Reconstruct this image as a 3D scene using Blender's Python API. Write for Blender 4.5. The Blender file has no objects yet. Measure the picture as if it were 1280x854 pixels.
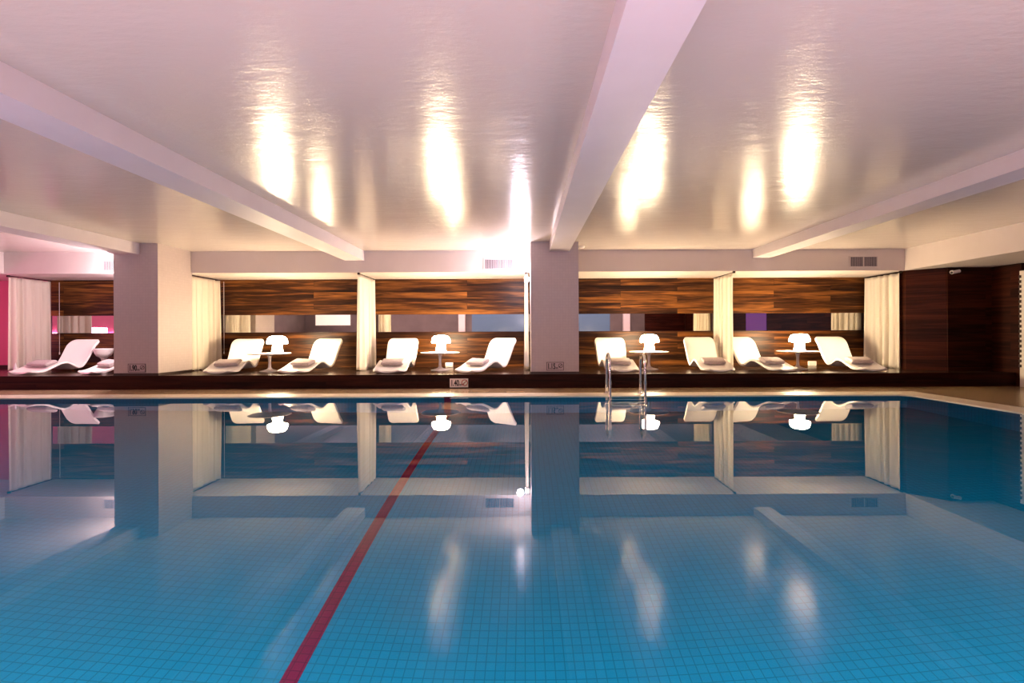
import bpy, bmesh, math, random
from mathutils import Vector, Matrix
random.seed(7)
PI = math.pi
sc = bpy.context.scene
col = sc.collection

# ---------------------------------------------------------------- layout (metres, camera at the origin looking +Y)
EYE = 0.97
FPX = 600.0
VPX = 655.0
def X(px, d): return (px - VPX) / FPX * d

D_POOL, D_COPE, D_STEP, D_LINTEL, D_WALL = 7.46, 7.86, 8.62, 9.49, 10.64
H_DECK, H_SOFFIT, H_CEIL = 0.252, 2.205, 2.63
POOL_L, POOL_R, POOL_N, POOL_DEPTH = -9.5, 5.95, 0.45, 1.40
ROOM_L, ROOM_R, ROOM_B = -12.0, 8.83, -5.0

# ---------------------------------------------------------------- materials
def new_mat(name):
    m = bpy.data.materials.new(name); m.use_nodes = True
    nt = m.node_tree
    return m, nt, nt.nodes, nt.links, nt.nodes['Principled BSDF']

def plain(name, c, rough=0.5, metal=0.0, spec=0.5, emis=None, estr=0.0, coat=0.0):
    m, nt, n, l, b = new_mat(name)
    b.inputs['Base Color'].default_value = (*c, 1)
    b.inputs['Roughness'].default_value = rough
    b.inputs['Metallic'].default_value = metal
    b.inputs['Specular IOR Level'].default_value = spec
    b.inputs['Coat Weight'].default_value = coat
    if emis:
        b.inputs['Emission Color'].default_value = (*emis, 1)
        b.inputs['Emission Strength'].default_value = estr
    return m

def noisy(name, c1, c2, scale, rough=0.5, bump=0.0, stretch=(1,1,1), spec=0.5, ior=1.5, bscale=None):
    m, nt, n, l, b = new_mat(name)
    tc = n.new('ShaderNodeTexCoord'); mp = n.new('ShaderNodeMapping')
    mp.inputs['Scale'].default_value = stretch
    l.new(tc.outputs['Object'], mp.inputs['Vector'])
    no = n.new('ShaderNodeTexNoise'); no.inputs['Scale'].default_value = scale; no.inputs['Detail'].default_value = 5
    l.new(mp.outputs[0], no.inputs['Vector'])
    cr = n.new('ShaderNodeValToRGB')
    cr.color_ramp.elements[0].position = .3; cr.color_ramp.elements[0].color = (*c1, 1)
    cr.color_ramp.elements[1].position = .7; cr.color_ramp.elements[1].color = (*c2, 1)
    l.new(no.outputs['Fac'], cr.inputs[0]); l.new(cr.outputs[0], b.inputs['Base Color'])
    b.inputs['Roughness'].default_value = rough
    b.inputs['Specular IOR Level'].default_value = spec
    b.inputs['IOR'].default_value = ior
    if bump:
        nb = n.new('ShaderNodeTexNoise'); nb.inputs['Scale'].default_value = bscale or scale; nb.inputs['Detail'].default_value = 6
        l.new(mp.outputs[0], nb.inputs['Vector'])
        bp = n.new('ShaderNodeBump'); bp.inputs['Strength'].default_value = bump; bp.inputs['Distance'].default_value = .02
        l.new(nb.outputs['Fac'], bp.inputs['Height']); l.new(bp.outputs[0], b.inputs['Normal'])
    return m

def axis_vec(n, l, axes):
    """object coordinates with the named axes as texture u and v"""
    tc = n.new('ShaderNodeTexCoord'); sp = n.new('ShaderNodeSeparateXYZ'); cb = n.new('ShaderNodeCombineXYZ')
    l.new(tc.outputs['Object'], sp.inputs[0])
    l.new(sp.outputs[axes[0]], cb.inputs[0]); l.new(sp.outputs[axes[1]], cb.inputs[1])
    return cb.outputs[0]

def tiles(name, axes, size, c1, c2, grout, mortar=.05, rough=.25, bump=.3, spec=.5):
    m, nt, n, l, b = new_mat(name)
    v = axis_vec(n, l, axes)
    br = n.new('ShaderNodeTexBrick'); br.offset = 0; br.squash = 1
    br.inputs['Scale'].default_value = 1.0 / size
    br.inputs['Brick Width'].default_value = 1; br.inputs['Row Height'].default_value = 1
    br.inputs['Mortar Size'].default_value = mortar; br.inputs['Mortar Smooth'].default_value = .1
    br.inputs['Color1'].default_value = (*c1, 1); br.inputs['Color2'].default_value = (*c2, 1); br.inputs['Mortar'].default_value = (*grout, 1)
    l.new(v, br.inputs['Vector']); l.new(br.outputs['Color'], b.inputs['Base Color'])
    bp = n.new('ShaderNodeBump'); bp.inputs['Strength'].default_value = bump; bp.inputs['Distance'].default_value = .004; bp.invert = True
    l.new(br.outputs['Fac'], bp.inputs['Height']); l.new(bp.outputs[0], b.inputs['Normal'])
    b.inputs['Roughness'].default_value = rough; b.inputs['Specular IOR Level'].default_value = spec
    return m

def planks(name, axes, row, length, dark, mid, light, rough=.3, seed=0.0, fig=1.0, spec=.5):
    """horizontal wooden boards of varying tone with streaky walnut figure"""
    m, nt, n, l, b = new_mat(name)
    v = axis_vec(n, l, axes)
    br = n.new('ShaderNodeTexBrick'); br.offset = .37; br.offset_frequency = 2; br.squash = 1
    br.inputs['Scale'].default_value = 1
    br.inputs['Brick Width'].default_value = length; br.inputs['Row Height'].default_value = row
    br.inputs['Mortar Size'].default_value = .0025; br.inputs['Mortar Smooth'].default_value = .2
    br.inputs['Color1'].default_value = (0, 0, 0, 1); br.inputs['Color2'].default_value = (1, 1, 1, 1); br.inputs['Mortar'].default_value = (.5, .5, .5, 1)
    l.new(v, br.inputs['Vector'])
    # each board shifts the grain sideways so figures break at the joints
    ad = n.new('ShaderNodeVectorMath'); ad.operation = 'MULTIPLY_ADD'
    ad.inputs[1].default_value = (7.3, .0, 9.1); ad.inputs[2].default_value = (seed, 0, 0)
    l.new(br.outputs['Color'], ad.inputs[0])
    ad2 = n.new('ShaderNodeVectorMath'); ad2.operation = 'ADD'
    l.new(v, ad2.inputs[0]); l.new(ad.outputs[0], ad2.inputs[1])
    mp = n.new('ShaderNodeMapping'); mp.inputs['Scale'].default_value = (.75, 11, 1)
    l.new(ad2.outputs[0], mp.inputs['Vector'])
    n1 = n.new('ShaderNodeTexNoise'); n1.inputs['Scale'].default_value = 1.1; n1.inputs['Detail'].default_value = 3; n1.inputs['Distortion'].default_value = .6
    l.new(mp.outputs[0], n1.inputs['Vector'])
    mp2 = n.new('ShaderNodeMapping'); mp2.inputs['Scale'].default_value = (2.5, 90, 1)
    l.new(ad2.outputs[0], mp2.inputs['Vector'])
    n2 = n.new('ShaderNodeTexNoise'); n2.inputs['Scale'].default_value = 1.5; n2.inputs['Detail'].default_value = 4
    l.new(mp2.outputs[0], n2.inputs['Vector'])
    s0 = n.new('ShaderNodeSeparateColor'); l.new(br.outputs['Color'], s0.inputs[0])
    a = n.new('ShaderNodeMath'); a.operation = 'MULTIPLY_ADD'; a.inputs[1].default_value = .20; 
    l.new(s0.outputs[0], a.inputs[0])
    k = n.new('ShaderNodeMath'); k.operation = 'MULTIPLY_ADD'; k.inputs[1].default_value = 1.0 * fig; k.inputs[2].default_value = -.21
    l.new(n1.outputs['Fac'], k.inputs[0]); l.new(k.outputs[0], a.inputs[2])
    g = n.new('ShaderNodeMath'); g.operation = 'MULTIPLY_ADD'; g.inputs[1].default_value = .35; 
    l.new(n2.outputs['Fac'], g.inputs[0]); l.new(a.outputs[0], g.inputs[2])
    cr = n.new('ShaderNodeValToRGB'); e = cr.color_ramp.elements
    e[0].position = .36; e[0].color = (*dark, 1); e[1].position = .85; e[1].color = (*light, 1)
    q = e.new(.54); q.color = (*mid, 1)
    l.new(g.outputs[0], cr.inputs[0])
    mx = n.new('ShaderNodeMixRGB'); mx.inputs[2].default_value = (.012, .005, .003, 1)
    l.new(br.outputs['Fac'], mx.inputs[0]); l.new(cr.outputs[0], mx.inputs[1])
    l.new(mx.outputs[0], b.inputs['Base Color'])
    b.inputs['Roughness'].default_value = rough; b.inputs['Specular IOR Level'].default_value = spec
    bp = n.new('ShaderNodeBump'); bp.inputs['Strength'].default_value = .25; bp.inputs['Distance'].default_value = .004; bp.invert = True
    l.new(br.outputs['Fac'], bp.inputs['Height']); l.new(bp.outputs[0], b.inputs['Normal'])
    return m

M = {}
# satin enamel ceiling with visible brush strokes
def ceiling_mat():
    m, nt, n, l, b = new_mat('satin ceiling paint')
    tc = n.new('ShaderNodeTexCoord')
    mp = n.new('ShaderNodeMapping'); mp.inputs['Scale'].default_value = (.9, 2.2, 1)
    l.new(tc.outputs['Object'], mp.inputs['Vector'])
    no = n.new('ShaderNodeTexNoise'); no.inputs['Scale'].default_value = 2.2; no.inputs['Detail'].default_value = 7; no.inputs['Roughness'].default_value = .62
    l.new(mp.outputs[0], no.inputs['Vector'])
    bp = n.new('ShaderNodeBump'); bp.inputs['Strength'].default_value = .34; bp.inputs['Distance'].default_value = .02
    mp2 = n.new('ShaderNodeMapping'); mp2.inputs['Scale'].default_value = (5, 16, 1)
    l.new(tc.outputs['Object'], mp2.inputs['Vector'])
    n2 = n.new('ShaderNodeTexNoise'); n2.inputs['Scale'].default_value = 2.0; n2.inputs['Detail'].default_value = 4
    l.new(mp2.outputs[0], n2.inputs['Vector'])
    mh = n.new('ShaderNodeMath'); mh.operation = 'MULTIPLY_ADD'; mh.inputs[1].default_value = .10
    l.new(n2.outputs['Fac'], mh.inputs[0]); l.new(no.outputs['Fac'], mh.inputs[2])
    l.new(mh.outputs[0], bp.inputs['Height'])
    b.inputs['Base Color'].default_value = (.55, .485, .435, 1)
    b.inputs['Roughness'].default_value = .19
    b.inputs['IOR'].default_value = 1.85
    l.new(bp.outputs[0], b.inputs['Normal'])
    return m
M['ceiling'] = ceiling_mat()
M['paint'] = noisy('matt off white paint', (.56,.49,.46), (.59,.52,.49), 3, .55, .03, bscale=40)
M['beam'] = noisy('beam paint', (.56,.50,.52), (.59,.53,.55), 3, .5, .02, bscale=30)
M['col'] = tiles('column mosaic', (0,2), .05, (.42,.35,.335), (.44,.365,.35), (.375,.315,.30), .03, .4, .15)
M['colside'] = tiles('column mosaic side', (1,2), .05, (.42,.35,.335), (.44,.365,.35), (.375,.315,.30), .03, .4, .15)
M['darkskirt'] = noisy('dark skirting', (.02,.009,.006), (.035,.014,.009), 6, .4)
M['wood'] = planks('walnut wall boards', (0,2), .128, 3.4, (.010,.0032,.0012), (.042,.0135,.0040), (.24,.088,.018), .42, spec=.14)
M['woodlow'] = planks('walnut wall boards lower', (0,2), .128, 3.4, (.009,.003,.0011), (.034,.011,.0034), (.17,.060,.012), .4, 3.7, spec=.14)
M['wooddark'] = planks('dark mahogany boards', (0,2), .16, 2.4, (.010,.0018,.0006), (.024,.0045,.0016), (.060,.012,.004), .5, 1.3, spec=.1)
M['wooddarky'] = planks('dark mahogany boards side', (1,2), .16, 2.4, (.010,.0018,.0006), (.024,.0045,.0016), (.060,.012,.004), .5, 2.3, spec=.1)
M['decktop'] = planks('dark decking', (0,1), .14, 2.2, (.018,.008,.005), (.045,.02,.011), (.09,.042,.022), .22, 5.1)
M['riser'] = planks('dark riser boards', (0,2), .127, 2.6, (.010,.0018,.0007), (.022,.0042,.0016), (.045,.009,.003), .5, 8.2, spec=.12)
M['floor'] = tiles('tan stone floor', (0,1), .30, (.30,.20,.11), (.34,.23,.13), (.2,.13,.08), .012, .22, .1)
M['coping'] = noisy('cream coping stone', (.62,.52,.40), (.72,.62,.49), 9, .3, .03)
POOLC = ((.0015,.114,.208), (.002,.122,.222), (.0013,.078,.135))
M['poolfloor'] = tiles('pool mosaic floor', (0,1), .0515, *POOLC, .055, .5, .2, .06)
M['poolwall'] = tiles('pool mosaic wall', (0,2), .0515, *POOLC, .055, .5, .2, .06)
M['poolside'] = tiles('pool mosaic side', (1,2), .0515, *POOLC, .055, .5, .2, .06)
M['lane'] = tiles('red lane mosaic', (0,1), .0515, (.17,.005,.03), (.20,.006,.035), (.09,.004,.02), .05, .5, .2, .06)
M['lanewall'] = tiles('red lane mosaic wall', (0,2), .0515, (.17,.005,.03), (.20,.006,.035), (.09,.004,.02), .05, .5, .2, .06)
M['shell'] = noisy('white moulded shell', (.80,.76,.71), (.83,.79,.74), 4, .4)
M['towel'] = noisy('mauve grey towelling', (.40,.335,.33), (.50,.42,.41), 60, .95, .5, spec=.1)
M['white'] = plain('white lacquer', (.74,.69,.66), .3)
M['whitemet'] = plain('white enamel', (.70,.65,.62), .35)
M['lamp'] = plain('lit opal lampshade', (.9,.85,.75), .4, emis=(1.0,.77,.48), estr=170)
M['lampbase'] = plain('lit opal lamp foot', (.9,.85,.75), .4, emis=(1.0,.78,.50), estr=85)
M['chrome'] = plain('polished steel', (.72,.70,.68), .12, 1.0)
M['bronze'] = plain('dark curtain rail', (.03,.018,.012), .4, .6)
M['ventdark'] = plain('vent shaft', (.045,.035,.045), .7)
M['ventslat'] = plain('vent slats', (.36,.31,.33), .5)
M['black'] = plain('black lettering', (.01,.008,.008), .6)
M['red'] = plain('red lettering', (.50,.03,.02), .6)
M['plate'] = plain('sign plate', (.80,.70,.62), .5)
M['plate2'] = plain('mauve sign plate', (.42,.33,.33), .5)
M['pink'] = noisy('pink painted wall', (.70,.16,.30), (.74,.18,.32), 2, .5)
M['grey'] = noisy('grey rear wall', (.12,.10,.085), (.16,.135,.115), 1.5, .5)
M['plasterwhite'] = noisy('white plaster', (.75,.70,.62), (.80,.75,.67), 3, .5)
M['glassblue'] = plain('lit blue glass', (.10,.16,.22), .15, emis=(.12,.20,.32), estr=.5)
M['lit'] = plain('lit shelf panel', (.9,.85,.75), .5, emis=(1,.86,.68), estr=1.0)
M['purple'] = plain('violet lit panel', (.12,.03,.16), .4, emis=(.17,.04,.30), estr=.55)
M['pinkled'] = plain('pink light bar', (.9,.5,.7), .4, emis=(1.0,.30,.55), estr=30)
M['spot'] = plain('spotlight lens', (.9,.85,.95), .4, emis=(1.0,.84,.95), estr=60)

def mirror_mat():
    m, nt, n, l, b = new_mat('mirror glass')
    b.inputs['Base Color'].default_value = (.66,.65,.63,1); b.inputs['Metallic'].default_value = 1; b.inputs['Roughness'].default_value = .015
    return m
M['mirror'] = mirror_mat()

def curtain_mat():
    m, nt, n, l, b = new_mat('cream curtain cloth')
    out = n['Material Output']
    b.inputs['Base Color'].default_value = (.85,.79,.69,1); b.inputs['Roughness'].default_value = .9
    b.inputs['Specular IOR Level'].default_value = .15
    tr = n.new('ShaderNodeBsdfTranslucent'); tr.inputs[0].default_value = (.82,.72,.56,1)
    mx = n.new('ShaderNodeMixShader'); mx.inputs[0].default_value = .3
    l.new(b.outputs[0], mx.inputs[1]); l.new(tr.outputs[0], mx.inputs[2]); l.new(mx.outputs[0], out.inputs[0])
    return m
M['curtain'] = curtain_mat()

def water_mat():
    m, nt, n, l, b = new_mat('clear pool water')
    out = n['Material Output']; n.remove(b)
    rf = n.new('ShaderNodeBsdfRefraction'); rf.inputs['IOR'].default_value = 1.333; rf.inputs['Roughness'].default_value = 0
    rf.inputs['Color'].default_value = (.70,1,.97,1)
    gl = n.new('ShaderNodeBsdfGlossy'); gl.inputs['Roughness'].default_value = 0; gl.inputs['Color'].default_value = (1,1,1,1)
    fr = n.new('ShaderNodeFresnel'); fr.inputs['IOR'].default_value = 1.24
    g = n.new('ShaderNodeMixShader')
    l.new(fr.outputs[0], g.inputs[0]); l.new(rf.outputs[0], g.inputs[1]); l.new(gl.outputs[0], g.inputs[2])
    tc = n.new('ShaderNodeTexCoord')
    no = n.new('ShaderNodeTexNoise'); no.inputs['Scale'].default_value = 2.6; no.inputs['Detail'].default_value = 2
    l.new(tc.outputs['Object'], no.inputs['Vector'])
    bp = n.new('ShaderNodeBump'); bp.inputs['Strength'].default_value = .004; bp.inputs['Distance'].default_value = .02
    l.new(no.outputs['Fac'], bp.inputs['Height'])
    for q in (rf, gl, fr): l.new(bp.outputs[0], q.inputs['Normal'])
    l.new(g.outputs[0], out.inputs[0])
    return m
M['water'] = water_mat()

# ---------------------------------------------------------------- mesh helpers
def link(name, bm, mat, parent=None, smooth=False):
    me = bpy.data.meshes.new(name)
    bmesh.ops.recalc_face_normals(bm, faces=bm.faces)
    bm.to_mesh(me); bm.free()
    for mm in (mat if isinstance(mat, (list, tuple)) else [mat]): me.materials.append(mm)
    if smooth:
        for p in me.polygons: p.use_smooth = True
    o = bpy.data.objects.new(name, me); col.objects.link(o)
    if parent: o.parent = parent
    return o

def add_box(bm, x0, x1, y0, y1, z0, z1, mi=0):
    vs = [bm.verts.new(p) for p in ((x0,y0,z0),(x1,y0,z0),(x1,y1,z0),(x0,y1,z0),(x0,y0,z1),(x1,y0,z1),(x1,y1,z1),(x0,y1,z1))]
    fs = []
    for f in ((0,3,2,1),(4,5,6,7),(0,1,5,4),(1,2,6,5),(2,3,7,6),(3,0,4,7)):
        fa = bm.faces.new([vs[i] for i in f]); fa.material_index = mi; fs.append(fa)
    return fs

def box_bm(*a):
    bm = bmesh.new(); add_box(bm, *a); return bm

def bevel_box(x0,x1,y0,y1,z0,z1,r,seg=2):
    bm = box_bm(x0,x1,y0,y1,z0,z1)
    bmesh.ops.bevel(bm, geom=list(bm.edges), offset=r, segments=seg, profile=.5, affect='EDGES')
    return bm

def lathe(prof, seg=40, center=(0,0,0), bm=None):
    """revolve (r,z) profile about Z"""
    bm = bm or bmesh.new(); rings = []
    for r, z in prof:
        if r < 1e-5: rings.append([bm.verts.new((center[0], center[1], center[2]+z))])
        else: rings.append([bm.verts.new((center[0]+r*math.cos(2*PI*i/seg), center[1]+r*math.sin(2*PI*i/seg), center[2]+z)) for i in range(seg)])
    for a, b in zip(rings, rings[1:]):
        for i in range(seg):
            j = (i+1) % seg
            if len(a) == 1 and len(b) == 1: continue
            if len(a) == 1: bm.faces.new((a[0], b[j], b[i]))
            elif len(b) == 1: bm.faces.new((a[i], a[j], b[0]))
            else: bm.faces.new((a[i], a[j], b[j], b[i]))
    return bm

def tube(path, r, seg=14, bm=None, cap=True):
    bm = bm or bmesh.new(); pts = [Vector(p) for p in path]; rings = []
    prev = None
    for i, p in enumerate(pts):
        t = (pts[min(i+1, len(pts)-1)] - pts[max(i-1, 0)]).normalized()
        if prev is None:
            up = Vector((1,0,0)) if abs(t.x) < .9 else Vector((0,1,0))
            nrm = t.cross(up).normalized()
        else:
            nrm = (prev - t * prev.dot(t)).normalized()
        prev = nrm; bi = t.cross(nrm)
        rings.append([bm.verts.new(p + (nrm*math.cos(2*PI*k/seg) + bi*math.sin(2*PI*k/seg))*r) for k in range(seg)])
    for a, b in zip(rings, rings[1:]):
        for k in range(seg):
            j = (k+1) % seg
            bm.faces.new((a[k], a[j], b[j], b[k]))
    if cap:
        bm.faces.new(rings[0][::-1]); bm.faces.new(rings[-1])
    return bm

def cyl(p, q, r, seg=20, bm=None): return tube([p, q], r, seg, bm)

def empty(name, loc, rz=0):
    o = bpy.data.objects.new(name, None); col.objects.link(o); o.location = loc; o.rotation_euler = (0,0,rz)
    o.empty_display_size = .1
    return o

def tag(o, label=None, cat=None, group=None, kind=None):
    if label: o['label'] = label
    if cat: o['category'] = cat
    if group: o['group'] = group
    if kind: o['kind'] = kind
    return o

def struct(name, bm, mat, label=None, cat=None, smooth=False):
    o = link(name, bm, mat, None, smooth)
    o['kind'] = 'structure'
    if label: o['label'] = label
    if cat: o['category'] = cat
    return o

def copy_tree(o, parent=None):
    c = o.copy(); col.objects.link(c)
    if parent: c.parent = parent
    for ch in list(o.children): copy_tree(ch, c)
    return c

def text_bm(s, size):
    cu = bpy.data.curves.new('lettering', 'FONT'); cu.body = s; cu.size = size; cu.extrude = .0012
    cu.align_x = 'LEFT'; cu.align_y = 'BOTTOM_BASELINE'; cu.offset = size*.035
    ob = bpy.data.objects.new('lettering', cu); col.objects.link(ob)
    dg = bpy.context.evaluated_depsgraph_get(); dg.update()
    me = bpy.data.meshes.new_from_object(ob.evaluated_get(dg))
    bm = bmesh.new(); bm.from_mesh(me)
    bpy.data.objects.remove(ob); bpy.data.curves.remove(cu); bpy.data.meshes.remove(me)
    return bm

# ---------------------------------------------------------------- room shell
# floor around the pool
bm = bmesh.new()
Z0 = .004
add_box(bm, ROOM_L, ROOM_R, D_COPE, D_STEP+.3, -.25, Z0)                  # strip along the step
add_box(bm, POOL_R+.42, ROOM_R, ROOM_B, D_COPE, -.25, Z0)                  # right of the pool
add_box(bm, ROOM_L, POOL_L-.42, ROOM_B, D_COPE, -.25, Z0)                  # left of the pool
add_box(bm, POOL_L-.42, POOL_R+.42, ROOM_B, POOL_N-.42, -.25, Z0)          # near side
struct('floor', bm, M['floor'], 'tan stone floor around the pool', 'floor')

# cream coping ring with a rounded far right corner
def ring_bm():
    bm = bmesh.new()
    def outline(x0,x1,y0,y1,r,z):
        pts=[]
        for cx,cy,a0 in ((x1-r,y1-r,0),(x0+r,y1-r,90),(x0+r,y0+r,180),(x1-r,y0+r,270)):
            for k in range(9):
                a=math.radians(a0+k*90/8); pts.append(bm.verts.new((cx+r*math.cos(a),cy+r*math.sin(a),z)))
        return pts
    it=outline(POOL_L,POOL_R,POOL_N,D_POOL,.16,.010); ot=outline(POOL_L-.42,POOL_R+.42,POOL_N-.42,D_COPE,.04,.010)
    ib=outline(POOL_L,POOL_R,POOL_N,D_POOL,.16,-.10); ob=outline(POOL_L-.42,POOL_R+.42,POOL_N-.42,D_COPE,.04,-.10)
    N=len(it)
    for i in range(N):
        j=(i+1)%N
        bm.faces.new((it[i],it[j],ot[j],ot[i])); bm.faces.new((it[i],ib[i],ib[j],it[j]))
        bm.faces.new((ot[i],ot[j],ob[j],ob[i])); bm.faces.new((ib[i],ob[i],ob[j],ib[j]))
    return bm
struct('pool_coping', ring_bm(), M['coping'], 'cream stone coping along the pool edge', 'coping')

# tiled basin: floor and four walls (outer boxes so that it is watertight)
bm = bmesh.new()
t = .15
for f in add_box(bm, POOL_L-t, POOL_R+t, POOL_N-t, D_POOL+t, -POOL_DEPTH-t, -POOL_DEPTH): f.material_index = 0
for f in add_box(bm, POOL_L-t, POOL_R+t, D_POOL, D_POOL+t, -POOL_DEPTH, -.1): f.material_index = 1
for f in add_box(bm, POOL_L-t, POOL_R+t, POOL_N-t, POOL_N, -POOL_DEPTH, -.1): f.material_index = 1
for f in add_box(bm, POOL_L-t, POOL_L, POOL_N, D_POOL, -POOL_DEPTH, -.1): f.material_index = 2
for f in add_box(bm, POOL_R, POOL_R+t, POOL_N, D_POOL, -POOL_DEPTH, -.1): f.material_index = 2
basin = struct('pool_basin', bm, [M['poolfloor'], M['poolwall'], M['poolside']], 'blue mosaic pool basin with a red lane line', 'pool')
bm = bmesh.new()
for f in add_box(bm, -1.206, -1.120, POOL_N+.3, D_POOL-.001, -POOL_DEPTH-.01, -POOL_DEPTH+.003): f.material_index = 0
for f in add_box(bm, -1.245, -1.14, D_POOL-.004, D_POOL+.01, -POOL_DEPTH, .002): f.material_index = 1
link('lane_line', bm, [M['lane'], M['lanewall']], basin)['label'] = 'dark red mosaic lane line'

# water surface
bm = bmesh.new()
vs = [bm.verts.new(p) for p in ((POOL_L,POOL_N,0),(POOL_R,POOL_N,0),(POOL_R,D_POOL,0),(POOL_L,D_POOL,0))]
bm.faces.new(vs)
w = link('pool_water', bm, M['water'])
tag(w, 'still clear blue water filling the pool to its brim', 'water', kind='stuff')

# raised platform
bm = bmesh.new()
for f in add_box(bm, ROOM_L, ROOM_R, D_STEP, D_WALL+.1, 0, H_DECK):
    f.material_index = 0
bm.faces.ensure_lookup_table()
for f in bm.faces:
    c = f.calc_center_median()
    if c.y < D_STEP + .01: f.material_index = 1
struct('platform', bm, [M['decktop'], M['riser']], 'dark wooden platform running behind the pool', 'platform')

# ceiling
struct('ceiling', box_bm(ROOM_L-.2, ROOM_R+.2, ROOM_B-.2, D_LINTEL+.05, H_CEIL, H_CEIL+.15), M['ceiling'], 'satin cream ceiling', 'ceiling')
# lintel over the alcoves
struct('lintel', box_bm(-10.28, 7.53, D_LINTEL, D_WALL+.1, H_SOFFIT, H_CEIL+.1), M['paint'], 'off white lintel over the lounger alcoves', 'lintel')
struct('soffit', box_bm(7.53, ROOM_R+.15, ROOM_B, D_WALL+.1, H_SOFFIT, H_CEIL+.1), M['paint'], 'dropped soffit above the dark right hand wall', 'soffit')
struct('soffit', box_bm(ROOM_L-.15, -10.28, ROOM_B, D_WALL+.1, H_SOFFIT, H_CEIL+.1), M['paint'], 'dropped soffit at the left end above the pink wall', 'soffit')
# beams
for (x0, x1, y1, zb, lab) in ((-7.31,-6.90,D_STEP,2.43,'ceiling beam running to the left column'),
                          (-3.53,-3.15,D_LINTEL,2.44,'ceiling beam between the left and middle columns'),
                          (.465,.82,D_STEP,2.455,'ceiling beam running to the middle column'),
                          (4.52,4.86,D_LINTEL,2.46,'ceiling beam right of the middle column')):
    struct('ceiling_beam', box_bm(x0, x1, ROOM_B, y1+.02, zb, H_CEIL+.05), M['beam'], lab, 'beam')
# columns
for (x0, x1, lab) in ((-7.37,-6.575,'left square column with a depth sign'), (.122,.984,'middle square column with a depth sign')):
    bm = box_bm(x0, x1, D_STEP+.004, D_LINTEL+.02, H_DECK, H_CEIL+.02)
    bm.faces.ensure_lookup_table()
    for f in bm.faces:
        nx = f.normal.x; f.normal_update()
        if abs(f.normal.x) > .5: f.material_index = 1
    c = struct('column', bm, [M['col'], M['colside']], lab, 'column')
    bm = box_bm(x0-.006, x1+.006, D_STEP-.002, D_LINTEL+.02, H_DECK-.002, H_DECK+.045)
    link('skirting', bm, M['darkskirt'], c)

# back wall of the alcoves: boards above and below the mirror strip
Z_M0, Z_M1 = 1.03, 1.42
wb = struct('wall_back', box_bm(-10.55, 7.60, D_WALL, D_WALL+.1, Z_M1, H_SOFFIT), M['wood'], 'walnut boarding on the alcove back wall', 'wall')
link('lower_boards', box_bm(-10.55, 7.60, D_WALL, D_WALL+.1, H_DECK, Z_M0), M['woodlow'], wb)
link('mirror_backing', box_bm(-10.55, 7.60, D_WALL+.02, D_WALL+.1, Z_M0, Z_M1), M['darkskirt'], wb)
link('ledge', box_bm(-10.55, 7.60, D_WALL-.008, D_WALL+.02, Z_M0-.016, Z_M0), M['riser'], wb)

# left end, pink lit
struct('wall_left_front', box_bm(ROOM_L-.1, ROOM_L, ROOM_B, 6.9, -.1, H_CEIL), M['grey'], 'grey wall left of the pool', 'wall')
struct('wall_left', box_bm(ROOM_L-.1, ROOM_L, 6.9, D_WALL+.2, -.1, H_CEIL), M['pink'], 'pink washed wall at the left end', 'wall')
struct('wall_corner', box_bm(ROOM_L, -10.55, D_WALL, D_WALL+.1, H_DECK, H_SOFFIT), M['pink'], 'pink washed wall behind the leftmost curtain', 'wall')
struct('baseboard_left', box_bm(ROOM_L, -10.55, D_WALL-.03, D_WALL, H_DECK, H_DECK+.08), M['darkskirt'], 'dark skirting below the pink wall', 'baseboard')
struct('light_bar', bevel_box(ROOM_L, ROOM_L+.05, 7.0, 9.6, .95, 1.05, .01), M['pinkled'], 'pink light bar on the left wall', 'light bar')

# right end, dark boards in three planes and a pale pier
def quad_wall(pts, mat, name, lab, th=.1):
    bm = bmesh.new()
    lo = [bm.verts.new((x, y, H_DECK-.0)) for x, y in pts]; hi = [bm.verts.new((x, y, H_SOFFIT)) for x, y in pts]
    for i in range(len(pts)):
        j = (i+1) % len(pts); bm.faces.new((lo[i], lo[j], hi[j], hi[i]))
    bm.faces.new(lo[::-1]); bm.faces.new(hi)
    return struct(name, bm, mat, lab, 'wall')
quad_wall([(7.56,9.50),(7.99,9.08),(8.15,9.08),(8.15,D_WALL+.1),(7.56,D_WALL+.1)], M['wooddark'], 'wall_return', 'dark boarded return beside the rightmost curtain')
quad_wall([(8.0,9.06),(ROOM_R+.1,9.06),(ROOM_R+.1,9.6),(8.0,9.6)], M['wooddark'], 'wall_end', 'dark boarded wall right of the return')
struct('wall_right', box_bm(ROOM_R, ROOM_R+.12, 8.52, 9.07, 0, H_SOFFIT), M['wooddarky'], 'dark boarded wall at the right end', 'wall')
bm = bmesh.new()
add_box(bm, ROOM_R-.03, ROOM_R+.12, 8.36, 8.52, 0, 2.06, 0)
for k in range(19):
    z = .35 + k*.088
    add_box(bm, ROOM_R-.045, ROOM_R-.028, 8.49, 8.525, z, z+.05, 1)
struct('trim_1', bm, [M['plasterwhite'], M['darkskirt']], 'pale toothed door frame at the right edge', 'trim')
struct('wall_right_front', box_bm(ROOM_R, ROOM_R+.12, ROOM_B, 8.36, 0, H_SOFFIT), M['wooddarky'], 'dark boarded wall right of the pool', 'wall')
struct('window_3', box_bm(ROOM_R-.01, ROOM_R+.01, 2.2, 3.8, .6, 2.05), M['purple'], 'violet lit panel on the right wall', 'window')

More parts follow.
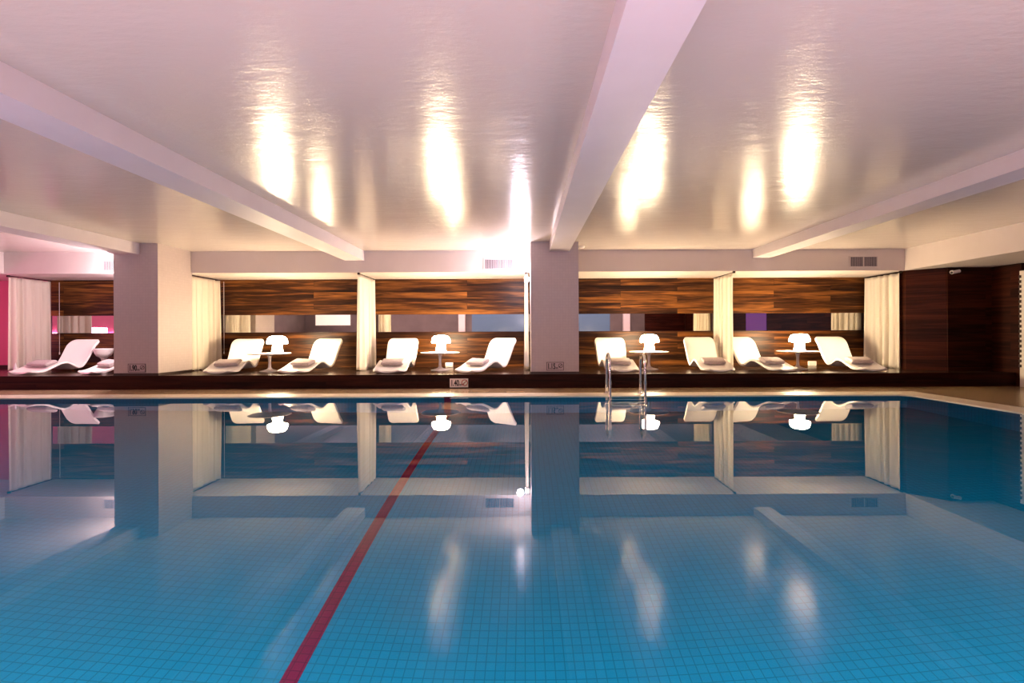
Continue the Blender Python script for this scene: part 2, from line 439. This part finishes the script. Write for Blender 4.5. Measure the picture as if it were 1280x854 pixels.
# rear of the room, seen in the mirror strip
struct('wall_rear', box_bm(ROOM_L-.1, ROOM_R+.2, ROOM_B-.15, ROOM_B, -.1, H_CEIL), M['grey'], 'grey wall behind the camera', 'wall')
bm = bmesh.new(); add_box(bm, -2.85, 0.6, ROOM_B-.01, ROOM_B+.02, .3, 2.1); add_box(bm, .75, 4.7, ROOM_B-.01, ROOM_B+.02, .3, 2.1)
w1 = struct('window_1', bm, M['glassblue'], 'blue lit glass at the rear', 'window')
bm = bmesh.new()
for a, b in ((-3.55,-3.2),(5.4,5.75)): add_box(bm, a, b, ROOM_B, ROOM_B+.25, 0, H_CEIL)
struct('trim_2', bm, M['plasterwhite'], 'pale posts beside the rear glass', 'trim')
struct('lit_panel', box_bm(-11.4, -9.5, ROOM_B-.01, ROOM_B+.02, 1.50, 2.1), M['lit'], 'lit white shelf panel at the rear', 'window')  # glowing shelf panel on the rear wall, not a window
bm = bmesh.new(); add_box(bm, -9.0, -7.6, ROOM_B, ROOM_B+.05, 0, 2.1); add_box(bm, 6.6, 8.8, ROOM_B, ROOM_B+.05, 0, 2.2)
struct('door_1', bm, M['wooddark'], 'dark doors at the rear', 'door')

# ---------------------------------------------------------------- mirrors, one per alcove
bays = [(-10.45,-6.72,'far left alcove'), (-6.62,-3.32,'alcove right of the left column'), (-3.22,.0,'alcove left of the middle column'),
        (.10,4.16,'alcove right of the middle column'), (4.26,7.48,'rightmost alcove')]
for x0, x1, where in bays:
    o = link('wall_mirror', box_bm(x0, x1, D_WALL-.004, D_WALL+.02, Z_M0+.004, Z_M1-.004), M['mirror'])
    tag(o, 'long low strip mirror on the back wall of the ' + where, 'mirror', 'strip mirrors between the walnut boards')

# ---------------------------------------------------------------- curtains
def curtain(x, y0, y1, amp, waves, flare, seed, lab, lean=0.0, topx=0.0, skew=0.0):
    rnd = random.Random(seed)
    ny, nz = 150, 26
    ph = [rnd.uniform(0, 6.28) for _ in range(4)]
    bm = bmesh.new(); grid = []
    for k in range(nz+1):
        tz = k / nz                                   # 0 top, 1 hem
        z = 2.165 - tz*(2.165-H_DECK-.012)
        row = []
        for i in range(ny+1):
            u = i / ny
            a = amp * (.55 + .45*tz) * (1 + .35*math.sin(u*9 + ph[0]))
            xx = x + lean*tz + topx*(1-tz)*(1-u) + a*math.sin(2*PI*waves*u + ph[1] + .5*math.sin(4*u+ph[2])) + .25*a*math.sin(2*PI*waves*2.3*u + ph[3])
            yy = y0 + (y1-y0)*u - flare*(tz**2)*(1-u)*.5 + .012*math.sin(2*PI*waves*u*2)
            xx += skew*(u-.5)
            row.append(bm.verts.new((xx, yy, z + (.012*math.sin(2*PI*waves*u+1) if k == nz else 0))))
        grid.append(row)
    for a, b in zip(grid, grid[1:]):
        for i in range(ny): bm.faces.new((a[i], a[i+1], b[i+1], b[i]))
    o = link('curtain', bm, M['curtain'], None, True)
    md = o.modifiers.new('cloth thickness', 'SOLIDIFY'); md.thickness = .006
    tag(o, lab, 'curtain', 'cream curtains dividing the alcoves')
    return o
cur = [(-10.41, 9.72, 10.55, .050, 4.6, .0, 1, 'pinkish full curtain at the far left beside the pink wall', .0, 0, .0),
       (-6.70, 9.54, 10.55, .052, 5.5, .0, 2, 'cream curtain just right of the left column'),
       (-3.27, 9.54, 10.50, .048, 5, .0, 3, 'cream curtain hanging midway between the left and middle columns'),
       (.045, 9.54, 10.45, .030, 6, .0, 4, 'narrow sliver of pale curtain at the left edge of the middle column'),
       (4.165, 9.54, 10.50, .040, 5.3, .0, 5, 'bright cream curtain hanging between two loungers right of the middle column'),
       (7.50, 9.58, 10.55, .050, 5.2, .0, 6, 'cream curtain at the right end against the dark boarded wall')]
for c in cur:
    curtain(*c)
    x, y0, y1 = c[:3]
    r = empty('curtain_rail', (x, y0-.02, 2.185))
    link('rod', cyl((0, -.01, 0), (0, y1-y0+.05, 0), .009), M['bronze'], r)
    link('bracket', bevel_box(-.022, .022, -.03, .012, -.02, .022, .005), M['bronze'], r)
    tag(r, 'dark curtain rail above the ' + {1:'far left pinkish curtain',2:'curtain next to the left column',3:'curtain midway between the two columns',4:'curtain hidden by the middle column',5:'bright curtain between two loungers',6:'curtain against the dark right wall'}[c[6]], 'curtain rail', 'dark curtain rails under the alcove ceiling')
# thin pull cords beside two of the curtains
for x, lab in ((-10.22, 'thin pale pull cord beside the far left curtain'), (-6.60, 'thin pale pull cord beside the curtain next to the left column')):
    o = empty('pull_cord', (x, 10.56, .62))
    link('cord', cyl((0,0,0), (0,0,1.53), .004, 8), M['whitemet'], o)
    link('weight', lathe([(0,-.06),(.010,-.055),(.012,-.02),(.006,0),(0,.004)], 12), M['whitemet'], o)
    tag(o, lab, 'cord')

# ---------------------------------------------------------------- loungers
PROF = [(0,.050),(.06,.040),(.14,.046),(.24,.078),(.36,.130),(.48,.178),(.56,.190),(.63,.178),(.72,.128),(.80,.088),(.87,.084),(.94,.125),(1.02,.225),(1.10,.355),(1.18,.49),(1.245,.59),(1.285,.632),(1.315,.645)]
def catmull(P, t):
    n = len(P)-1; f = t*n; i = min(int(f), n-1); u = f-i
    p0, p1, p2, p3 = P[max(i-1,0)], P[i], P[i+1], P[min(i+2,n)]
    out = []
    for a, b, c, d in zip(p0, p1, p2, p3):
        out.append(.5*((2*b)+(-a+c)*u+(2*a-5*b+4*c-d)*u*u+(-a+3*b-3*c+d)*u**3))
    return out
def prof_at(s):
    lo, hi = 0., 1.
    for _ in range(40):
        m = (lo+hi)/2
        if catmull(PROF, m)[0] < s: lo = m
        else: hi = m
    a = catmull(PROF, max(0, lo-.01)); b = catmull(PROF, min(1, lo+.01))
    return catmull(PROF, lo)[1], math.atan2(b[1]-a[1], b[0]-a[0])

def lounger_mesh():
    bm = bmesh.new(); NS, NU = 64, 16; grid = []
    W = .315
    # arc length along the profile for the rounded ends
    pts = [catmull(PROF, k/NS) for k in range(NS+1)]
    L = [0]
    for a, b in zip(pts, pts[1:]): L.append(L[-1] + math.hypot(b[0]-a[0], b[1]-a[1]))
    T = L[-1]
    for k, (s, z) in enumerate(pts):
        d0, d1 = L[k], T-L[k]
        def rnd(d, r):
            if d >= r: return 0.
            return r - math.sqrt(max(0, r*r-(r-d)**2))
        half = W - .02*math.sin(PI*L[k]/T) - rnd(d0, .17)*.8 - rnd(d1, .15)*.9
        if k > 0 and k < NS:
            tx, tz = pts[k+1][0]-pts[k-1][0], pts[k+1][1]-pts[k-1][1]
        elif k == 0: tx, tz = pts[1][0]-pts[0][0], pts[1][1]-pts[0][1]
        else: tx, tz = pts[k][0]-pts[k-1][0], pts[k][1]-pts[k-1][1]
        ln = math.hypot(tx, tz); nx, nz = -tz/ln, tx/ln
        row = []
        back = max(0, min(1, (s-.85)/.3))
        for j in range(NU+1):
            u = -1 + 2*j/NU
            dish = (.030 + .02*back) * (abs(u)**2.4) * min(1, d1/.2)
            row.append(bm.verts.new((u*half, s + nx*dish, z + nz*dish)))
        grid.append(row)
    for a, b in zip(grid, grid[1:]):
        for j in range(NU): bm.faces.new((a[j], a[j+1], b[j+1], b[j]))
    me = bpy.data.meshes.new('sun_lounger'); bmesh.ops.recalc_face_normals(bm, faces=bm.faces)
    bm.faces.ensure_lookup_table()
    if bm.faces[0].normal.z < 0: bmesh.ops.reverse_faces(bm, faces=bm.faces)
    bm.to_mesh(me); bm.free()
    me.materials.append(M['shell'])
    for p in me.polygons: p.use_smooth = True
    return me
LM = lounger_mesh()

def towel_mesh():
    # a towel folded in three: a flattened coil with soft ends
    bm = bmesh.new()
    NS = 40; W = .215; rings = []
    for k in range(NS+1):
        u = -1 + 2*k/NS
        e = max(0., (abs(u)-.86)/.14); sh = math.sqrt(max(0.02, 1-e*e))
        ring = []
        for j in range(28):
            a = 2*PI*j/28
            cx = math.copysign(abs(math.cos(a))**.55, math.cos(a)) * .115*(.9+.1*sh)
            cz = math.copysign(abs(math.sin(a))**.7, math.sin(a)) * .040*sh
            fold = 1 - .10*math.exp(-((math.sin(a))/.16)**2)*(1 if math.cos(a) < 0 else 0)   # crease between the two layers on the front
            wob = 1 + .02*math.sin(9*u + 3*a)
            ring.append(bm.verts.new((u*W, cx*fold*wob, .040 + cz*wob)))
        rings.append(ring)
    for a, b in zip(rings, rings[1:]):
        for j in range(28):
            i = (j+1) % 28; bm.faces.new((a[j], a[i], b[i], b[j]))
    bm.faces.new(rings[0][::-1]); bm.faces.new(rings[-1])
    me = bpy.data.meshes.new('folded_towel'); bmesh.ops.recalc_face_normals(bm, faces=bm.faces)
    bm.to_mesh(me); bm.free(); me.materials.append(M['towel'])
    for p in me.polygons: p.use_smooth = True
    return me
TM = towel_mesh()

FOOT_D = 8.87
lng = [  # foot px, head px, label
    (30, 93, 'white wavy lounger at the far left beside the pinkish curtain', 0.0),
    (112, 186, 'white lounger whose foot end shows left of the left column', 0.0),
    (275, 303, 'white lounger left of the lamp table between the left column and the next curtain', 0.03),
    (364, 406, 'white lounger right of the lamp table between the left column and the next curtain', 0.0),
    (486, 501, 'white lounger facing straight forward, two left of the middle column', .03),
    (581, 629, 'white lounger turned left, next to the middle column on its left', 0.0),
    (779, 764, 'white lounger behind the pool ladder', .03),
    (898, 878, 'white lounger just left of the bright curtain right of the ladder', .03),
    (982, 930, 'white lounger left of the lamp table in the rightmost alcove, half behind the curtain', 0.0),
    (1089, 1046, 'white lounger at the far right beside the last curtain', 0.0),
]
for i, (pf, ph, lab, dy) in enumerate(lng):
    fx = X(pf, FOOT_D+.08); hx = X(ph, FOOT_D+1.0)
    ang = math.asin(max(-.7, min(.7, (hx-fx)/1.22)))
    o = bpy.data.objects.new('sun_lounger', LM); col.objects.link(o)
    o.location = (fx, FOOT_D, H_DECK); o.rotation_euler = (0, 0, -ang)
    md = o.modifiers.new('shell thickness', 'SOLIDIFY'); md.thickness = .036; md.offset = -1
    bv = o.modifiers.new('soft rim', 'BEVEL'); bv.width = .012; bv.segments = 3; bv.limit_method = 'ANGLE'; bv.angle_limit = math.radians(50)
    tag(o, lab, 'lounger', 'white loungers on the platform')
    s = .40
    z, sl = prof_at(s)
    tw = bpy.data.objects.new('folded_towel', TM); col.objects.link(tw)
    c = Matrix.Translation(o.location) @ Matrix.Rotation(-ang, 4, 'Z') @ Matrix.Translation((0, s, z+.012)) @ Matrix.Rotation(sl*.85, 4, 'X') @ Matrix.Rotation(random.uniform(-.12,.12), 4, 'Z')
    tw.matrix_world = c
    tag(tw, 'folded mauve grey towel lying on the ' + lab, 'towel', 'folded towels on the loungers')
    tw['label'] = {0:'folded towel on the far left lounger by the pinkish curtain', 1:'folded towel on the lounger cut off by the left column',
        2:'folded towel on the first lounger right of the left column', 3:'folded towel on the second lounger right of the left column',
        4:'folded towel on the forward facing lounger left of the middle column', 5:'folded towel on the lounger next to the middle column',
        6:'folded towel on the lounger behind the pool ladder', 7:'folded towel on the lounger just left of the bright curtain',
        8:'folded towel on the lounger half behind the bright curtain', 9:'folded towel on the far right lounger'}[i]

# ---------------------------------------------------------------- tulip tables with mushroom lamps
def make_table():
    r = empty('side_table', (0,0,0))
    link('tabletop', lathe([(0,.336),(.30,.336),(.375,.344),(.392,.352),(.392,.358),(.385,.362),(0,.362)], 64), M['white'], r, True)
    link('stem', lathe([(.032,.05),(.027,.09),(.024,.15),(.024,.22),(.030,.28),(.046,.32),(.075,.337)], 32), M['white'], r, True)
    link('base', lathe([(0,0),(.185,0),(.188,.006),(.165,.014),(.11,.026),(.06,.042),(.038,.058),(.032,.075),(0,.075)], 48), M['white'], r, True)
    return r
def make_lamp():
    r = empty('table_lamp', (0,0,0))
    link('lamp_shade', lathe([(.085,.185),(.165,.182),(.186,.19),(.190,.205),(.184,.245),(.168,.29),(.140,.322),(.10,.336),(.05,.341),(0,.342)], 48), M['lamp'], r, True)
    link('lamp_foot', lathe([(0,0),(.100,0),(.105,.006),(.102,.03),(.090,.11),(.082,.185),(.080,.20)], 40), M['lampbase'], r, True)
    return r
tabs = [(337, 346, 9.54, 'round white pedestal table between the two loungers right of the left column', 'glowing white mushroom lamp on the table right of the left column'),
        (550, 551, 9.70, 'round white pedestal table left of the middle column', 'glowing white mushroom lamp on the table left of the middle column'),
        (811, 812, 9.70, 'round white pedestal table behind the pool ladder', 'glowing white mushroom lamp behind the pool ladder'),
        (997, 1000, 9.66, 'round white pedestal table in the rightmost alcove', 'glowing white mushroom lamp in the rightmost alcove')]
T0, L0 = make_table(), make_lamp()
for i, (pt, pl, d, lt, ll) in enumerate(tabs):
    t_ = T0 if i == 0 else copy_tree(T0); l_ = L0 if i == 0 else copy_tree(L0)
    t_.location = (X(pt, d), d, H_DECK); l_.location = (X(pl, d), d+.02, H_DECK+.362)
    tag(t_, lt, 'table', 'pedestal tables between the loungers'); tag(l_, ll, 'lamp', 'lit table lamps')

# white goblet shaped pot behind the far left loungers
o = empty('pedestal_bowl', (X(129.5, 10.0), 10.0, H_DECK))
link('bowl', lathe([(.0,.26),(.06,.265),(.12,.30),(.150,.36),(.168,.44),(.171,.455),(.163,.455),(.157,.44),(.135,.365),(.10,.31),(0,.29)], 40), M['white'], o, True)
link('foot', lathe([(0,0),(.13,0),(.132,.008),(.06,.03),(.035,.07),(.030,.18),(.045,.24),(.07,.268)], 32), M['white'], o, True)
tag(o, 'white bowl on a pedestal foot behind the far left lounger', 'bowl')
# small pale cone by the leftmost curtain
o = link('floor_cone', lathe([(0,0),(.045,0),(.047,.006),(.035,.06),(.018,.15),(.004,.205),(0,.207)], 24), M['white'], None, True)
o.location = (X(19, 9.25), 9.25, H_DECK)
tag(o, 'small white cone standing at the foot of the leftmost curtain', 'cone')
# socket boxes at the foot of the wall
for px, lab in ((561, 'small pale socket box by the wall left of the middle column'), (1017, 'small pale socket box by the wall in the rightmost alcove')):
    o = empty('socket_box', (X(px, 10.55), D_WALL-.03, H_DECK))
    link('housing', bevel_box(-.085,.085,-.03,.028,0,.10,.012), M['plate'], o)
    link('socket_face', bevel_box(-.055,.055,-.034,-.028,.025,.078,.002), M['whitemet'], o)
    tag(o, lab, 'socket', 'socket boxes at the foot of the wall')

# ---------------------------------------------------------------- vents on the lintel
def make_vent(name, x0, x1, z0, z1, lab):
    cx, cz = (x0+x1)/2, (z0+z1)/2; w, h = (x1-x0)/2, (z1-z0)/2
    r = empty(name, (cx, D_LINTEL, cz))
    bm = bmesh.new(); f = .022
    add_box(bm, -w, w, -.014, 0, h-f, h); add_box(bm, -w, w, -.014, 0, -h, -h+f)
    add_box(bm, -w, -w+f, -.014, 0, -h+f, h-f); add_box(bm, w-f, w, -.014, 0, -h+f, h-f)
    add_box(bm, -.006, .006, -.013, 0, -h+f, h-f)
    link('frame', bm, M['paint'], r)
    link('backing', box_bm(-w+f, w-f, -.0025, 0, -h+f, h-f), M['ventdark'], r)
    n = int((2*w-2*f)/.028)
    for k in range(n):
        x = -w+f + (k+.5)*(2*w-2*f)/n
        link('slat', box_bm(x-.005, x+.005, -.011, -.002, -h+f, h-f), M['ventslat'], r)
    tag(r, lab, 'vent', 'air vents on the lintel')
make_vent('air_vent', -.79, -.19, 2.245, 2.475, 'air vent on the lintel left of the middle column')
make_vent('air_vent', 6.43, 7.00, 2.265, 2.495, 'air vent on the lintel above the rightmost alcove')
make_vent('air_vent', -8.33, -7.70, 2.245, 2.465, 'air vent on the lintel partly hidden by the left column')

# ---------------------------------------------------------------- depth signs
def no_dive(r, cx, cz, rad, mat, parent):
    bm = bmesh.new(); seg = 28
    for k in range(seg):
        a0, a1 = 2*PI*k/seg, 2*PI*(k+1)/seg
        v = []
        for rr, a in ((rad,a0),(rad,a1),(rad*.78,a1),(rad*.78,a0)):
            v.append(bm.verts.new((cx+rr*math.cos(a), -.0095, cz+rr*math.sin(a))))
        bm.faces.new(v)
    c, s = math.cos(PI/4), math.sin(PI/4); hw = rad*.09
    v = [bm.verts.new((cx+a*c*rad*.8-b*s*hw, -.0095, cz+a*s*rad*.8+b*c*hw)) for a, b in ((-1,-1),(1,-1),(1,1),(-1,1))]
    bm.faces.new(v)
    bmesh.ops.solidify(bm, geom=list(bm.faces), thickness=.0015)
    link('no_diving_ring', bm, mat, parent)
    # diving figure: head, body and arms as a small raised shape
    bm = bmesh.new()
    def limb(p, q, w):
        p, q = Vector((p[0],0,p[1])), Vector((q[0],0,q[1])); d = (q-p).normalized(); n = Vector((-d.z,0,d.x))*w
        vs = [bm.verts.new(Vector((cx,-.0088,cz)) + (P+S*n)*rad) for P, S in ((p,-1),(q,-1),(q,1),(p,1))]
        bm.faces.new(vs)
    limb((.55,.35),(0,.05),.07); limb((0,.05),(-.35,-.30),.10); limb((-.35,-.30),(-.62,-.42),.06); limb((-.2,-.42),(-.38,-.56),.10)
    bmesh.ops.solidify(bm, geom=list(bm.faces), thickness=.001)
    link('diver_figure', bm, M['black'], parent)

def depth_sign(txt, x0, x1, z0, z1, y, plate, iconmat, lab, border):
    cx, cz = (x0+x1)/2, (z0+z1)/2; w, h = (x1-x0)/2, (z1-z0)/2
    r = empty('depth_sign', (cx, y, cz))
    link('plate', bevel_box(-w, w, -.008, 0, -h, h, .002), plate, r)
    if border:
        bm = bmesh.new(); b = .008
        for a in ((-w,w,h-b,h),(-w,w,-h,-h+b),(-w,-w+b,-h,h),(w-b,w,-h,h)): add_box(bm, a[0], a[1], -.0095, -.007, a[2], a[3])
        link('border', bm, M['black'], r)
    t = link('lettering', text_bm(txt, h*1.85), M['black'], r)
    t.rotation_euler = (PI/2, 0, 0)
    bw = max(v.co.x for v in t.data.vertices); t.scale = (.92*w/bw, 1, 1)
    t.location = (-w*.90, -.0088, -h*.62)
    m_ = link('lettering', text_bm('m', h*.75), M['black'], r); m_.rotation_euler = (PI/2,0,0); m_.location = (w*.05, -.0088, -h*.62)
    no_dive(r, w*.62, h*.12 if border else h*.05, h*(.52 if border else .74), iconmat, r)
    tag(r, lab, 'sign', 'pool depth signs')
depth_sign('1.90', X(160,8.62), X(182,8.62), .315, .468, D_STEP+.004, M['plate2'], M['black'], 'depth sign reading 1.90 at the foot of the left column', True)
depth_sign('1.15', X(683,8.62), X(704.5,8.62), .318, .470, D_STEP+.004, M['plate2'], M['black'], 'depth sign reading 1.15 at the foot of the middle column', True)
depth_sign('1.40', X(562,8.62), X(585,8.62), .022, .180, D_STEP, M['plate'], M['red'], 'depth sign reading 1.40 with a red ring on the platform riser', False)

# ---------------------------------------------------------------- pool ladder
lad = empty('pool_ladder', (1.60, D_POOL, 0))
for s in (-1, 1):
    x = s*.272
    path = [(x, .27, .0), (x, .27, .12), (x, .268, .30), (x, .262, .46)]
    for k in range(1, 14):                      # the hoop over the edge
        a = PI*k/14
        path.append((x, .115 + .147*math.cos(a), .50 + .155*math.sin(a)))
    path += [(x, -.032, .46), (x, -.034, .30), (x, -.036, .12), (x, -.04, -.05), (x, -.06, -.35), (x, -.07, -.95)]
    rail = link('rail', tube(path, .0215, 18), M['chrome'], lad, True)
    link('flange', lathe([(0,.010),(.050,.010),(.052,.018),(.040,.026),(.024,.034),(0,.034)], 28, (x, .27, 0)), M['chrome'], rail, True)
    for y in (.268, -.034):
        link('collar', cyl((x, y, .185), (x, y, .235), .0265, 20), M['chrome'], rail, False)
for z in (-.25, -.52, -.79):
    link('tread', bevel_box(-.25, .25, -.11, -.02, z-.015, z+.015, .01), M['whitemet'], lad)
tag(lad, 'chrome hoop handrail ladder at the far pool edge', 'ladder')

# ---------------------------------------------------------------- small fittings
o = empty('security_camera', (8.07, 9.06, 2.11))
link('mount', cyl((0,0,0), (0,-.03,0), .035, 20), M['whitemet'], o)
link('arm', cyl((0,-.025,0), (-.02,-.07,.0), .010, 12), M['whitemet'], o)
bm = cyl((-.07,-.09,-.015), (.075,-.085,.012), .030, 20)
cb = link('camera_body', bm, M['whitemet'], o)
link('lens', cyl((-.078,-.0903,-.0165), (-.070,-.09,-.015), .022, 18), M['black'], cb)
tag(o, 'small pale security camera high on the dark right hand wall', 'camera')
o = link('ceiling_sensor', lathe([(0,-.045),(.03,-.043),(.05,-.03),(.058,-.008),(.058,0),(0,0)], 28), M['whitemet'], None, True)
o.location = (1.10, 9.05, H_CEIL); tag(o, 'small round sensor on the ceiling right of the middle column', 'sensor')

# spotlights fixed to the hidden left faces of the columns
for x, z, lab in ((.122, 2.02, 'spotlight on the left face of the middle column'), (-7.37, 1.95, 'spotlight on the left face of the left column')):
    o = empty('wall_spotlight', (x, 9.20, z))
    link('mount', cyl((0,0,0), (-.03,0,0), .04, 20), M['whitemet'], o)
    link('housing', bevel_box(-.10,-.03,-.05,.05,-.05,.05,.012), M['whitemet'], o)
    link('lens', bevel_box(-.106,-.101,-.045,.045,-.045,.045,.002), M['spot'], o)
    tag(o, lab, 'spotlight', 'spotlights on the columns')

# ---------------------------------------------------------------- lights
def area(name, loc, rot, sx, sy, power, c):
    la = bpy.data.lights.new(name, 'AREA'); la.shape = 'RECTANGLE'; la.size = sx; la.size_y = sy
    la.energy = power; la.color = c
    o = bpy.data.objects.new(name, la); col.objects.link(o); o.location = loc; o.rotation_euler = rot
    return o
R = math.radians
# added rose fill lights, unseen behind the camera, brightening the ceiling from below
for x, pw in ((-8.5, 400), (-4.2, 460), (.2, 460), (4.6, 460)):
    area('rear_fill', (x, -1.3, .18), (R(180), 0, 0), 3.4, .8, pw, (1, .63, .71))
# added underwater fill lights, unseen at the near wall, to brighten the pool floor
for x in (-7.5, -4.5, -1.5, 1.5, 4.5):
    area('underwater_fill', (x, POOL_N+.06, -.35), (R(24), 0, 0), 2.4, .25, 190, (.75, .95, 1))
# spots at the columns
def spot(loc, power, c, size=120, rot=(0,0,0)):
    la = bpy.data.lights.new('column_spot', 'POINT'); la.energy = power; la.color = c; la.shadow_soft_size = .06
    o = bpy.data.objects.new('column_spot', la); col.objects.link(o); o.location = loc
spot((-.08, 9.08, 2.02), 120, (1, .84, .96))
spot((-7.57, 9.08, 1.95), 170, (1, .80, .86))
area('pink_wash', (-11.7, 8.2, 1.1), (R(90), 0, R(-110)), 1.5, .2, 25, (1, .25, .5))

w_ = bpy.data.worlds.new('room air'); sc.world = w_; w_.use_nodes = True
w_.node_tree.nodes['Background'].inputs[0].default_value = (.02,.018,.02,1); w_.node_tree.nodes['Background'].inputs[1].default_value = 1

# ---------------------------------------------------------------- camera
cd = bpy.data.cameras.new('camera'); cam = bpy.data.objects.new('camera', cd); col.objects.link(cam)
cd.sensor_fit = 'HORIZONTAL'; cd.sensor_width = 36; cd.lens = FPX/1280*36
cd.shift_x = -15/1280; cd.shift_y = -9/1280
cam.matrix_world = Matrix.Translation((0,0,EYE)) @ Matrix.Rotation(R(90), 4, 'X') @ Matrix.Rotation(R(-.22), 4, 'Z')
cd.clip_start = .05
sc.camera = cam
vs_ = sc.view_settings
vs_.view_transform = 'Standard'; vs_.look = 'None'; vs_.gamma = 1; vs_.use_curve_mapping = False; vs_.exposure = 0.0
sc.cycles.use_denoising = True
sc.cycles.max_bounces = 12; sc.cycles.transmission_bounces = 8; sc.cycles.sample_clamp_indirect = 40
